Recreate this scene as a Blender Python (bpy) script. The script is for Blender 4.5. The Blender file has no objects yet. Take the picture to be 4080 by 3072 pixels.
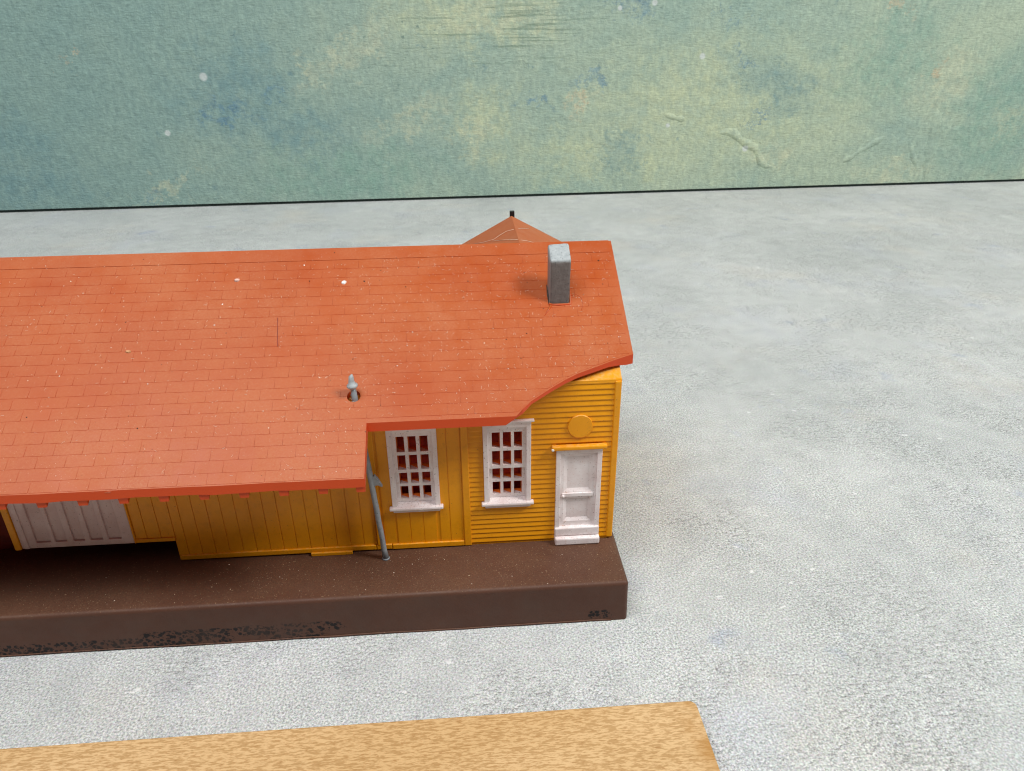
import bpy, bmesh, math, random
from mathutils import Vector, Matrix
random.seed(7)
S = 0.001                                   # all numbers below are millimetres
sc = bpy.context.scene
col = sc.collection

# ------------------------------------------------------------------ camera
F_PX, PITCH, YAW, ROLL = 2967.0, 0.4697, -0.0701, -0.0086
CAM = Vector((-38.28, -139.17, 138.38))
def cam_axes():
    cr, sr = math.cos(PITCH), math.sin(PITCH)
    Rz = Matrix.Rotation(YAW, 3, 'Z')
    f, u, r = Rz @ Vector((0, cr, -sr)), Rz @ Vector((0, sr, cr)), Rz @ Vector((1, 0, 0))
    c, s = math.cos(ROLL), math.sin(ROLL)
    return c*r + s*u, c*u - s*r, f
r_, u_, f_ = cam_axes()
cd = bpy.data.cameras.new('camera')
cam = bpy.data.objects.new('camera', cd); col.objects.link(cam)
cam.matrix_world = Matrix(((r_.x, u_.x, -f_.x, CAM.x*S), (r_.y, u_.y, -f_.y, CAM.y*S), (r_.z, u_.z, -f_.z, CAM.z*S), (0, 0, 0, 1)))
cd.sensor_width = 36; cd.sensor_fit = 'HORIZONTAL'; cd.lens = F_PX/4080*36
cd.clip_start = 0.005; cd.clip_end = 20
cd.dof.use_dof = True; cd.dof.focus_distance = 0.200; cd.dof.aperture_fstop = 80
sc.camera = cam
# ------------------------------------------------------------------ light
w = bpy.data.worlds.new('World'); sc.world = w; w.use_nodes = True
w.node_tree.nodes['Background'].inputs[0].default_value = (1, 1, 1, 1)
w.node_tree.nodes['Background'].inputs[1].default_value = 0.04
def area(name, loc, tgt, size, power, colr):
    l = bpy.data.lights.new(name, 'AREA'); l.shape = 'RECTANGLE'; l.size = size[0]; l.size_y = size[1]
    l.energy = power; l.color = colr
    o = bpy.data.objects.new(name, l); col.objects.link(o); o.location = loc
    o.rotation_euler = (Vector(tgt)-Vector(loc)).to_track_quat('-Z', 'Y').to_euler()
    return o
area('ceiling_panel', (-0.34, -0.36, 1.18), (-0.03, 0.10, 0.03), (1.0, 0.6), 13.5, (0.98, 0.99, 1))
area('key_lamp', (0.88, -0.30, 1.06), (-0.03, 0.05, 0.04), (0.34, 0.34), 15.0, (1, 0.98, 0.94))
vs = sc.view_settings; vs.view_transform = 'Standard'; vs.look = 'None'; vs.exposure = 0.0; vs.gamma = 1
sc.cycles.use_denoising = True
sc.cycles.max_bounces = 8
sc.cycles.filter_width = 1.1

# ------------------------------------------------------------------ helpers
def new(name, me, parent=None, mat=None):
    o = bpy.data.objects.new(name, me); col.objects.link(o)
    if parent: o.parent = parent
    for m in (mat if isinstance(mat, (list, tuple)) else [mat]):
        if m and me: me.materials.append(m)
    return o
def pyd(name, V, Fc, parent, mat, org=(0, 0, 0), smooth=False, midx=None):
    me = bpy.data.meshes.new(name)
    me.from_pydata([((v[0]-org[0])*S, (v[1]-org[1])*S, (v[2]-org[2])*S) for v in V], [], Fc)
    o = new(name, me, parent, mat)
    if midx: 
        for p_, i in zip(me.polygons, midx): p_.material_index = i
    bm = bmesh.new(); bm.from_mesh(me); bmesh.ops.recalc_face_normals(bm, faces=bm.faces); bm.to_mesh(me); bm.free()
    if smooth:
        for p_ in me.polygons: p_.use_smooth = True
    return o
BF = [(0,1,2,3),(7,6,5,4),(0,4,5,1),(1,5,6,2),(2,6,7,3),(3,7,4,0)]
def bv(x0, x1, y0, y1, z0, z1):
    return [(x0,y0,z0),(x1,y0,z0),(x1,y1,z0),(x0,y1,z0),(x0,y0,z1),(x1,y0,z1),(x1,y1,z1),(x0,y1,z1)]
def box(name, x0, x1, y0, y1, z0, z1, parent, mat, bev=0.0, org=None, seg=2, wob=0.0):
    org = O if org is None else org
    bm = bmesh.new()
    vs_ = [bm.verts.new(((a-org[0]), (b-org[1]), (c-org[2]))) for a, b, c in bv(x0,x1,y0,y1,z0,z1)]
    for f in BF: bm.faces.new([vs_[i] for i in f])
    if wob:
        for v in bm.verts: v.co += Vector([random.uniform(-wob, wob) for _ in range(3)])
    if bev: bmesh.ops.bevel(bm, geom=list(bm.edges), offset=bev, segments=seg, affect='EDGES', profile=.5)
    bmesh.ops.recalc_face_normals(bm, faces=bm.faces)
    bmesh.ops.scale(bm, vec=(S,S,S), verts=bm.verts)
    me = bpy.data.meshes.new(name); bm.to_mesh(me); bm.free()
    return new(name, me, parent, mat)
def tube(name, pts, rad, parent, mat, n=10, org=None, cap=True):
    org = O if org is None else org
    V, Fc = [], []
    P = [Vector(p) for p in pts]
    for i, p in enumerate(P):
        d = (P[min(i+1, len(P)-1)]-P[max(i-1, 0)]).normalized()
        a = d.cross(Vector((0, 1, 0.13))).normalized(); b = d.cross(a)
        r = rad[i] if isinstance(rad, (list, tuple)) else rad
        for k in range(n):
            t = 2*math.pi*k/n
            V.append(p + r*(math.cos(t)*a + math.sin(t)*b))
    for i in range(len(P)-1):
        for k in range(n): Fc.append((i*n+k, i*n+(k+1) % n, (i+1)*n+(k+1) % n, (i+1)*n+k))
    if cap: Fc += [tuple(range(n-1, -1, -1)), tuple((len(P)-1)*n+k for k in range(n))]
    return pyd(name, V, Fc, parent, mat, org, smooth=True)
def tag(o, label=None, cat=None, group=None, kind=None):
    if label: o['label'] = label
    if cat: o['category'] = cat
    if group: o['group'] = group
    if kind: o['kind'] = kind
    return o

# ------------------------------------------------------------------ materials
class M:
    def __init__(s, name, rough=.5, spec=.5):
        s.m = bpy.data.materials.new(name); s.m.use_nodes = True
        s.t = s.m.node_tree; s.b = s.t.nodes['Principled BSDF']
        s.b.inputs['Roughness'].default_value = rough; s.b.inputs['Specular IOR Level'].default_value = spec
        g = s.n('ShaderNodeNewGeometry'); s.geo = g
        v = s.n('ShaderNodeVectorMath'); v.operation = 'SCALE'; v.inputs['Scale'].default_value = 1000
        s.l(g.outputs['Position'], v.inputs[0]); s.pos = v.outputs[0]
        x = s.n('ShaderNodeSeparateXYZ'); s.l(s.pos, x.inputs[0]); s.x, s.y, s.z = x.outputs
        x = s.n('ShaderNodeSeparateXYZ'); s.l(g.outputs['Normal'], x.inputs[0]); s.nz = x.outputs[2]; s.ny = x.outputs[1]
    def n(s, t): return s.t.nodes.new(t)
    def l(s, a, b): s.t.links.new(a, b)
    def put(s, sock, v):
        if hasattr(v, 'is_linked') or hasattr(v, 'links'): s.l(v, sock)
        elif isinstance(v, (tuple, list)) and len(v) == 3 and sock.type == 'RGBA': sock.default_value = (*v, 1)
        else: sock.default_value = v
    def mapv(s, scale=(1,1,1), rot=(0,0,0), loc=(0,0,0), vec=None):
        m = s.n('ShaderNodeMapping'); s.l(vec or s.pos, m.inputs[0])
        m.inputs['Scale'].default_value = scale; m.inputs['Rotation'].default_value = rot; m.inputs['Location'].default_value = loc
        return m.outputs[0]
    def noise(s, scale, detail=3, rough=.6, vec=None, dist=0.0):
        t = s.n('ShaderNodeTexNoise'); s.l(vec or s.pos, t.inputs['Vector'])
        t.inputs['Scale'].default_value = scale; t.inputs['Detail'].default_value = detail
        t.inputs['Roughness'].default_value = rough; t.inputs['Distortion'].default_value = dist
        return t.outputs[0]
    def vor(s, scale, vec=None, feat='F1', out=0, rnd=1.0):
        t = s.n('ShaderNodeTexVoronoi'); t.feature = feat; s.l(vec or s.pos, t.inputs['Vector']); t.inputs['Scale'].default_value = scale
        t.inputs['Randomness'].default_value = rnd
        return t.outputs[out]
    def rng(s, v, a, b, c=0.0, d=1.0, smooth=False):
        t = s.n('ShaderNodeMapRange'); s.put(t.inputs[0], v)
        if smooth: t.interpolation_type = 'SMOOTHSTEP'
        for i, k in enumerate((a, b, c, d)): t.inputs[i+1].default_value = k
        return t.outputs[0]
    def math(s, op, a, b=0.0):
        t = s.n('ShaderNodeMath'); t.operation = op; s.put(t.inputs[0], a); s.put(t.inputs[1], b); return t.outputs[0]
    def mul(s, *a):
        r = a[0]
        for k in a[1:]: r = s.math('MULTIPLY', r, k)
        return r
    def mix(s, f, a, b, mode='MIX'):
        t = s.n('ShaderNodeMix'); t.data_type = 'RGBA'; t.blend_type = mode
        s.put(t.inputs[0], f); s.put(t.inputs[6], a); s.put(t.inputs[7], b); return t.outputs[2]
    def bump(s, h, dist, strength=1.0, normal=None):
        t = s.n('ShaderNodeBump'); s.put(t.inputs['Height'], h); t.inputs['Distance'].default_value = dist*S; t.inputs['Strength'].default_value = strength
        if normal: s.l(normal, t.inputs['Normal'])
        return t.outputs[0]
    def done(s, c, normal=None, rough=None, sss=None):
        s.put(s.b.inputs['Base Color'], c)
        if normal: s.l(normal, s.b.inputs['Normal'])
        if rough is not None: s.put(s.b.inputs['Roughness'], rough)
        if sss:
            s.b.inputs['Subsurface Weight'].default_value = sss[0]; s.b.inputs['Subsurface Radius'].default_value = sss[2]
            s.b.inputs['Subsurface Scale'].default_value = sss[1]*S
        return s.m

def roof_mat(name, c0, c1, dustc, amount):
    m = M(name, .42, .42)
    big = m.noise(.045, 3, .6)
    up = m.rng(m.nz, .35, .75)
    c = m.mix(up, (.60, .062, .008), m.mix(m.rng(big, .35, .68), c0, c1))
    film = m.mul(m.rng(m.noise(.05, 5, .7), .34, .66, .05, 1.25), m.rng(m.noise(2.2, 3, .7), .35, .7, .25, 1), up)
    c = m.mix(m.mul(film, amount), c, dustc)
    spk = m.mul(m.rng(m.noise(3.1, 2, .6), .66, .74), up, m.rng(m.noise(.07, 2), .35, .65, .1, .9))
    c = m.mix(m.mul(spk, .5), c, (.72, .48, .36))
    drk = m.mul(m.rng(m.noise(1.9, 2, .6, m.mapv(loc=(31, 7, 3))), .70, .76), up)
    c = m.mix(m.mul(drk, .35), c, (.22, .07, .03))
    nb = m.bump(m.noise(2.6, 3, .6), .045, .55)
    return m.done(c, nb, m.rng(m.noise(.2, 3), .3, .7, .36, .52))
ROOF = roof_mat('orange_roof_plastic', (.425, .074, .012), (.465, .094, .018), (.52, .20, .085), .46)
ROOF2 = roof_mat('dusty_orange_plastic', (.43, .085, .014), (.44, .095, .018), (.48, .19, .075), .4)

def yellow_mat():
    m = M('yellow_plastic', .34, .4)
    c = m.mix(m.rng(m.noise(.06, 3), .35, .65), (.80, .305, .002), (.82, .335, .003))
    grime = m.mul(m.rng(m.noise(.5, 4, .7), .50, .78), .25)
    c = m.mix(grime, c, (.36, .13, .006))
    pin = m.rng(m.noise(2.4, 2, .5), .70, .76)
    c = m.mix(m.mul(pin, .6), c, (.12, .05, .015))
    halo = m.n('ShaderNodeAttribute')
    up = m.rng(m.nz, .3, .8)
    c = m.mix(m.mul(up, m.rng(m.noise(1.4, 3), .4, .7), .45), c, (.75, .48, .20))
    return m.done(c, m.bump(m.noise(1.3, 3, .6), .05, .5), m.rng(m.noise(.4, 3), .3, .7, .3, .48))
YEL = yellow_mat()
def white_mat(name='white_paint', base=(.88, .82, .815)):
    m = M(name, .45, .45)
    c = m.mix(m.rng(m.noise(.22, 4, .65), .35, .7), base, (base[0]*.86, base[1]*.78, base[2]*.77))
    wear = m.rng(m.noise(.9, 4, .7), .60, .72)
    c = m.mix(m.mul(wear, .55), c, (.60, .36, .24))
    pin = m.rng(m.noise(2.1, 2, .5, m.mapv(loc=(9, 4, 2))), .665, .72)
    c = m.mix(m.mul(pin, .6), c, (.20, .12, .10))
    up = m.rng(m.nz, .3, .8)
    c = m.mix(m.mul(up, m.rng(m.noise(2.2, 3, .7), .54, .70), .5), c, (.30, .20, .16))
    return m.done(c, m.bump(m.noise(1.8, 3, .6), .06, .5), None)
WHITE = white_mat()
FDOOR = white_mat('grimy_white_paint', (.70, .55, .53))
def base_mat():
    m = M('brown_plastic', .5, .25)
    c = m.mix(m.rng(m.noise(.05, 4, .6), .35, .68), (.084, .036, .023), (.098, .044, .028))
    up = m.rng(m.nz, .5, .9)
    dust = m.mul(up, m.rng(m.noise(.06, 4, .7), .3, .7, .15, 1), m.rng(m.noise(2.0, 3, .7), .4, .68, .3, 1))
    c = m.mix(m.mul(dust, .32), c, (.25, .15, .085))
    spk = m.mul(up, m.rng(m.noise(2.7, 2, .6), .67, .73))
    c = m.mix(m.mul(spk, .6), c, (.42, .29, .17))
    # black mould spots low on the front face
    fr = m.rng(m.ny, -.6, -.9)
    dots = m.rng(m.vor(.85, m.mapv((1, 0, 1), loc=(3, 0, 1)), rnd=1), .50, .36)
    def band(x0, x1, xs, z0, z1):
        a = m.mul(m.rng(m.x, x0-xs, x0+xs), m.rng(m.x, x1+xs, x1-xs), m.rng(m.z, z0-.6, z0+.5), m.rng(m.z, z1+.8, z1-.8))
        return a
    zone = m.math('MAXIMUM', m.math('MAXIMUM', band(-200, -103, 3, -1, 3.0), band(-118, -98, 2, .5, 4.6)), m.math('MAXIMUM', band(-97, -72, 3, 2.4, 4.7), m.math('MAXIMUM', band(-90, -76, 2, -1, 1.6), band(-9.5, -4.5, 1, 1.3, 3.2))))
    zone = m.mul(m.rng(m.mul(zone, m.rng(m.noise(.45, 3, .7), .30, .50)), .08, .3), fr)
    c = m.mix(m.mul(m.math('MAXIMUM', m.mul(dots, zone), m.mul(zone, m.rng(m.noise(1.5, 2), .56, .62))), .93), c, (.004, .004, .005))
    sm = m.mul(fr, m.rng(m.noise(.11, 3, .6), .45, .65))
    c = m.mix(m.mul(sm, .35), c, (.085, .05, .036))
    return m.done(c, m.bump(m.noise(1.1, 3, .6), .06, .5), m.rng(m.noise(.3, 3), .3, .7, .4, .6))
BROWN = base_mat()
def grey_mat(name, c0, c1, d=.12):
    m = M(name, .5, .5)
    c = m.mix(m.rng(m.noise(.9, 4, .7), .35, .68), c0, c1)
    c = m.mix(m.mul(m.rng(m.noise(2.4, 2), .62, .7), .7), c, (.04, .04, .042))
    return m.done(c, m.bump(m.noise(1.2, 3, .6), d, .7))
GREY = grey_mat('grey_paint', (.33, .36, .375), (.44, .475, .485))
def chimney_mat():
    m = M('two_tone_chimney_paint', .5, .4)
    lo = m.mix(m.rng(m.noise(.9, 4, .7), .35, .68), (.13, .113, .105), (.175, .153, .142))
    hi = m.mix(m.rng(m.noise(.9, 4, .7), .35, .68), (.36, .395, .405), (.47, .505, .51))
    edge = m.math('ADD', m.z, m.mul(m.rng(m.noise(1.2, 3), 0, 1, -1, 1), .5))
    c = m.mix(m.rng(edge, 82.6, 83.5, smooth=True), lo, hi)
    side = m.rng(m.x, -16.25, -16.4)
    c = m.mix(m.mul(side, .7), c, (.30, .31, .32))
    c = m.mix(m.mul(m.rng(m.noise(2.4, 2), .62, .7), .6), c, (.04, .04, .042))
    return m.done(c, m.bump(m.noise(1.2, 3, .6), .14, .8))
CHIM = chimney_mat()
PIPE = grey_mat('grey_pipe_paint', (.24, .265, .29), (.31, .34, .365))
def plain(name, c, rough=.5, n=.6, var=.25):
    m = M(name, rough)
    return m.done(m.mix(m.rng(m.noise(n, 3), .3, .7), tuple(k*(1-var) for k in c), tuple(min(1, k*(1+var)) for k in c)), m.bump(m.noise(n*2, 2), .05, .4))
BLACK = plain('black_plastic', (.014, .013, .013))
RED = plain('dark_red_plastic', (.20, .022, .010), .6)
ROOFGLOW = plain('red_roof_light_tint', (.75, .045, .015), .6)  # red of light through the translucent roof, put into the colour
BROWNORANGE = plain('red_shaded_bare_plastic', (.95, .24, .035), .5, .9, .12)  # bare yellow plastic with the red shade of the holes in its colour
LINT = plain('pale_lint', (.85, .68, .55), .8)
FLUFF = plain('tan_fluff', (.42, .30, .19), .9)
GRIT = plain('dark_grit', (.07, .04, .03), .8)
CHALK = plain('white_fleck', (.85, .83, .78), .7)
PINK = plain('pinkish_fleck', (.80, .52, .44), .7)
TAN = plain('tan_chip', (.60, .30, .14), .7)

def table_mat():
    m = M('grey_painted_board', .75, .2)
    bl = m.noise(.012, 4, .6, dist=.4)
    c = m.mix(m.rng(bl, .32, .68), (.445, .466, .46), (.545, .56, .553))
    c = m.mix(m.mul(m.rng(m.noise(.021, 4, .6, m.mapv(loc=(50, 20, 0))), .54, .72), .55), c, (.46, .485, .525))
    c = m.mix(m.mul(m.rng(m.noise(.017, 4, .6, m.mapv(loc=(-90, 70, 0))), .55, .74), .5), c, (.56, .53, .47))
    # blue smear in front of the base
    sx = m.mapv(loc=(12, 17, 0), rot=(0, 0, 0))
    c = m.mix(m.mul(m.rng(m.noise(.05, 3, .6, m.mapv((1, 1, 1), loc=(7, 3, 0))), .64, .74), .35), c, (.30, .36, .50))
    fine = m.noise(1.9, 3, .7)
    gm = m.rng(m.noise(.03, 3, .6), .3, .7, .55, 1)
    g = m.mul(m.rng(fine, .32, .68, -.5, .5), gm)
    c = m.mix(m.rng(g, -.5, .5), m.mix(1.0, c, (.36, .37, .37), 'MULTIPLY'), m.mix(1.0, c, (1.66, 1.65, 1.64), 'MULTIPLY'))
    cr = m.n('ShaderNodeTexNoise'); m.l(m.pos, cr.inputs['Vector']); cr.inputs['Scale'].default_value = 2.0; cr.inputs['Detail'].default_value = 2
    c = m.mix(.16, c, m.mix(1.0, c, m.mix(1.0, cr.outputs['Color'], (2, 2, 2), 'MULTIPLY'), 'MULTIPLY'))
    wh = m.rng(m.noise(.22, 3, .6, m.mapv((1, 1.6, 1), (0, 0, .5))), .66, .74)
    c = m.mix(m.mul(wh, .35), c, (.72, .73, .75))
    pit = m.rng(m.noise(.33, 2, .5, m.mapv(loc=(5, 40, 0))), .745, .78)
    c = m.mix(m.mul(pit, .6), c, (.20, .21, .23))
    patch = m.rng(m.noise(.016, 4, .65, m.mapv(loc=(31, 12, 0))), .46, .60)
    patch = m.math('MAXIMUM', patch, m.mul(m.rng(m.x, 60, 120), m.rng(m.y, -25, 10), m.rng(m.noise(.03, 4, .7), .42, .56)))
    wv = m.noise(.5, 2, .5)
    lump = m.rng(m.noise(.85, 3, .6, m.mapv((.62, 1.15, 1), (0, 0, .12), (9, 2, 0))), .50, .72, smooth=True)
    c = m.mix(m.mul(lump, patch, .20), c, (.66, .67, .665))
    c = m.mix(m.mul(m.rng(m.noise(.5, 3, .65, m.mapv((.6, 1.2, 1), (0, 0, .1), (70, 2, 0))), .62, .72), patch, .22), c, (.24, .25, .25))
    pk = m.mul(m.rng(m.noise(.28, 2, .5, m.mapv((1, 1.3, 1), loc=(4, 4, 0))), .70, .74), .7)
    c = m.mix(pk, c, (.78, .79, .78))
    mid = m.noise(.12, 5, .7, m.mapv(loc=(3, 90, 0)))
    c = m.mix(m.rng(mid, .3, .7), m.mix(1.0, c, (.90, .90, .905), 'MULTIPLY'), m.mix(1.0, c, (1.09, 1.09, 1.085), 'MULTIPLY'))
    h = m.math('ADD', m.mul(m.noise(.95, 4, .65), .5), m.math('ADD', m.mul(lump, patch, .9), m.mul(m.noise(.3, 4, .6), .35)))
    return m.done(c, m.bump(h, .55, .8))
TABLE = table_mat()
def backdrop_mat():
    m = M('green_painted_backdrop', .7, .2)
    P2 = m.mapv((1, .0, 1))
    wob = m.n('ShaderNodeTexNoise'); m.l(P2, wob.inputs['Vector']); wob.inputs['Scale'].default_value = .05; wob.inputs['Detail'].default_value = 6; wob.inputs['Roughness'].default_value = .8
    def bxz(u, v):              # board spots given in the photograph's proportions, as x, z on the board
        yb = 460-68*u/2212; k = v/yb
        xt, xb = -347+754.7*u/2212, -391+845*u/2212
        return xt+(xb-xt)*k, 145*(1-k)
    jit = m.n('ShaderNodeVectorMath'); jit.operation = 'MULTIPLY_ADD'
    m.l(wob.outputs['Color'], jit.inputs[0]); jit.inputs[1].default_value = (120, 0, 90); m.l(P2, jit.inputs[2])
    jv = m.n('ShaderNodeVectorMath'); jv.operation = 'SUBTRACT'; m.l(jit.outputs[0], jv.inputs[0]); jv.inputs[1].default_value = (60, 0, 45)
    def blob(u, v, ru, rv, ang=0.0, soft=1.0):
        cx, cz_ = bxz(u, v)
        a = m.n('ShaderNodeVectorMath'); a.operation = 'SUBTRACT'; m.l(jv.outputs[0], a.inputs[0]); a.inputs[1].default_value = (cx, 0, cz_)
        r = m.n('ShaderNodeVectorRotate'); r.rotation_type = 'Y_AXIS'; m.l(a.outputs[0], r.inputs['Vector']); r.inputs['Angle'].default_value = ang
        b = m.n('ShaderNodeVectorMath'); b.operation = 'MULTIPLY'; m.l(r.outputs[0], b.inputs[0]); b.inputs[1].default_value = (1/(ru*.355), 0, 1/(rv*.335))
        l = m.n('ShaderNodeVectorMath'); l.operation = 'LENGTH'; m.l(b.outputs[0], l.inputs[0])
        return m.rng(l.outputs['Value'], 1.25, 1.25-soft, smooth=True)
    c = m.mix(m.rng(m.noise(.012, 6, .66, P2, .6), .36, .64), (.315, .435, .38), (.425, .515, .405))
    def lay(col, w, *bl):
        nonlocal c
        mk = blob(*bl[0])
        for b in bl[1:]: mk = m.math('MAXIMUM', mk, blob(*b))
        mk = m.mul(mk, w*.9, m.rng(m.noise(.07, 6, .75, P2), .36, .60, .15, 1))
        c = m.mix(mk, c, col)
    c = m.mix(m.mul(m.rng(m.x, 60, -300), .75), c, (.22, .35, .345))
    lay((.52, .58, .395), .95, (1500, 220, 380, 170), (980, 255, 75, 95), (1250, 330, 260, 80), (950, 40, 220, 70))
    lay((.225, .39, .33), .7, (690, 375, 240, 75), (1900, 120, 150, 120, .5), (2150, 250, 140, 200))
    lay((.18, .31, .335), .85, (460, 190, 150, 120, .3), (30, 390, 190, 90), (0, 280, 110, 60), (1270, 330, 45, 70), (600, 280, 120, 60), (1620, 180, 130, 60, -.4))
    lay((.58, .60, .43), .6, (690, 110, 130, 34, .62), (830, 240, 110, 36, .5), (620, 150, 32, 36), (1000, 40, 160, 34), (1190, 215, 50, 26), (960, 280, 38, 50), (1620, 325, 62, 30), (1890, 370, 120, 32), (2030, 170, 46, 90, -.7), (2190, 250, 40, 40), (330, 400, 90, 18, .5))
    lay((.60, .47, .31), .8, (1905, 18, 26, 20), (118, 116, 13, 9, .6), (2000, 145, 22, 22), (1180, 215, 20, 10))
    lay((.115, .235, .36), .8, (1085, 212, 34, 20), (1200, 165, 36, 20), (1300, 18, 46, 26), (1525, 42, 28, 10), (1552, 130, 16, 12), (1590, 247, 44, 10), (540, 190, 24, 8), (450, 232, 60, 16), (305, 432, 20, 10))
    ink = m.mul(m.rng(m.noise(.06, 4, .7, m.mapv((1, 0, 1), loc=(21, 0, 47))), .64, .71), .5)
    c = m.mix(ink, c, (.15, .27, .31))
    st = m.noise(.9, 4, .75, m.mapv((.22, 0, 1), (0, .12, 0)))
    st2 = m.noise(.33, 5, .72, m.mapv((1, 0, .35), (0, .75, 0)))
    c = m.mix(m.rng(st, .3, .7, 0, 1), m.mix(1.0, c, (.85, .86, .87), 'MULTIPLY'), m.mix(1.0, c, (1.15, 1.14, 1.12), 'MULTIPLY'))
    c = m.mix(m.rng(st2, .3, .7, 0, 1), m.mix(1.0, c, (.84, .85, .87), 'MULTIPLY'), m.mix(1.0, c, (1.2, 1.19, 1.14), 'MULTIPLY'))
    br = m.mul(m.rng(m.noise(.45, 2, .5, m.mapv((.035, 0, 1), (0, .02, 0))), .56, .64), blob(1020, 70, 260, 95, .05, 1.0))
    c = m.mix(m.mul(br, .55), c, (.17, .25, .19))
    dk = m.mul(m.rng(m.noise(.16, 2, .5, m.mapv((1, 0, 1.3), loc=(3, 0, 9))), .66, .72), blob(790, 70, 150, 110, .3, 1.0))
    c = m.mix(m.mul(dk, .7), c, (.10, .18, .17))
    for (u, v, r_u) in ((327, 276, 6), (1457, 118, 6.5), (1350, 12, 6), (1554, 316, 7), (1380, 264, 5), (1273, 22, 5), (398, 155, 8)):
        cx, cz_ = bxz(u, v)
        a = m.n('ShaderNodeVectorMath'); a.operation = 'DISTANCE'; m.l(P2, a.inputs[0]); a.inputs[1].default_value = (cx, 0, cz_)
        c = m.mix(m.mul(m.rng(a.outputs['Value'], r_u*.42, r_u*.25), .75), c, (.68, .73, .72))
    h = m.math('ADD', m.noise(.25, 6, .72, P2), m.math('ADD', m.mul(st, .6), m.mul(st2, .5)))
    h = m.math('ADD', h, m.mul(m.noise(.07, 4, .6, m.mapv((.7, 0, 1), (0, .5, 0))), 1.6))
    return m.done(c, m.bump(h, 1.7, .6))
BACK = backdrop_mat()
EDGESHADE = plain('dark_edge_gap_shade', (.018, .03, .026), .8, .05)  # board's raw edge, with the gap shadow put into its colour
def wood_mat():
    m = M('pale_wood', .5, .35)
    c = m.mix(m.rng(m.noise(.05, 3, .6, m.mapv((.25, 1, 1))), .35, .65), (.56, .36, .165), (.63, .425, .215))
    fl = m.noise(1.0, 2, .6, m.mapv((.6, 2.9, 2.9), (0, 0, .06)))
    c = m.mix(m.rng(fl, .42, .56, .0, 1), m.mix(1.0, c, (.80, .73, .64), 'MULTIPLY'), m.mix(1.0, c, (1.12, 1.13, 1.16), 'MULTIPLY'))
    pores = m.rng(m.noise(1.0, 2, .6, m.mapv((.7, 4.2, 4.2), (0, 0, .06), (4, 9, 0))), .60, .66)
    c = m.mix(m.mul(pores, .55), c, (.34, .16, .05))
    endg = m.mul(m.rng(m.x, 3, 8), m.rng(m.noise(.13, 3, .6), .42, .62))
    c = m.mix(m.mul(endg, .8), c, (.42, .20, .045))
    st = m.rng(m.noise(.25, 3, .6, m.mapv(loc=(3, 8, 0))), .70, .76)
    c = m.mix(m.mul(st, .5, m.rng(m.y, -36, -31)), c, (.22, .12, .05))
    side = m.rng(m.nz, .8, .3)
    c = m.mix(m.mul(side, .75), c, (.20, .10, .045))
    return m.done(c, m.bump(fl, .06, .5))
WOOD = wood_mat()

# ================================================================== setting
O = (0, 0, 0)
def sheet(name, x0, x1, y0, y1, z0, z1, mat): return box(name, x0, x1, y0, y1, z0, z1, None, mat)
tt = sheet('tabletop', -900, 900, -500, 620, -18, 0, TABLE)
tag(tt, 'mottled grey painted board lying flat under the toy station', kind='structure')
# backdrop: an upright painted board behind the station
def by(x): return 471.6 + .0277*x
bd = pyd('backdrop', [(-800, by(-800), 2.2), (900, by(900), 2.2), (900, by(900)+7, 2.2), (-800, by(-800)+7, 2.2),
                      (-800, by(-800), 460), (900, by(900), 460), (900, by(900)+7, 460), (-800, by(-800)+7, 460)], BF, None, BACK)
tag(bd, 'upright board painted mottled green, blue and cream behind the station', kind='structure')
pyd('edge_gap_strip', [(-800, by(-800)+1.2, .05), (900, by(900)+1.2, .05), (900, by(900)+6, .05), (-800, by(-800)+6, .05),
                    (-800, by(-800)+1.2, 2.3), (900, by(900)+1.2, 2.3), (900, by(900)+6, 2.3), (-800, by(-800)+6, 2.3)], BF, bd, EDGESHADE)  # dark strip filling the gap, stands in for the shadow line
def ridge(pts, rad):        # a raised lip of plaster on the backdrop
    V, Fc = [], []
    n = 7
    for i, (x, z) in enumerate(pts):
        a, b = pts[max(i-1, 0)], pts[min(i+1, len(pts)-1)]
        dx, dz = b[0]-a[0], b[1]-a[1]; L = math.hypot(dx, dz) or 1; nx, nz = -dz/L, dx/L
        r = rad*random.uniform(.6, 1.2)*(.15 if i in (0, len(pts)-1) else 1)
        for k in range(n):
            t = -1+2*k/(n-1)
            V.append((x+nx*r*2.2*t, by(x+nx*r*2.2*t)+.3-r*.8*(1-t*t)**1.0, z+nz*r*2.2*t))
    for i in range(len(pts)-1):
        for k in range(n-1): Fc.append((i*n+k, i*n+k+1, (i+1)*n+k+1, (i+1)*n+k))
    return pyd('plaster_ridge', V, Fc, bd, BACK, smooth=True)
def wig(p0, p1, n, a): return [(p0[0]+(p1[0]-p0[0])*i/n+random.uniform(-a, a), p0[1]+(p1[1]-p0[1])*i/n+random.uniform(-a, a)) for i in range(n+1)]
ridge([(173, 46), (180, 47.5), (187, 46.5), (193, 41), (200, 37), (207, 34), (210, 29), (213, 23), (218, 19.5), (225, 18)], 2.1)
ridge(wig((366, 62), (352, 40), 4, .8), 1.2)
ridge(wig((358, 62), (361, 4), 10, .9), 2.3)
ridge(wig((338, 38), (352, 12), 5, 1), 1.2)
ridge(wig((283, 20), (318, 41), 7, 1.0), 1.3)
ridge(wig((128, 62), (146, 57), 5, 1), 1.3)

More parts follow.
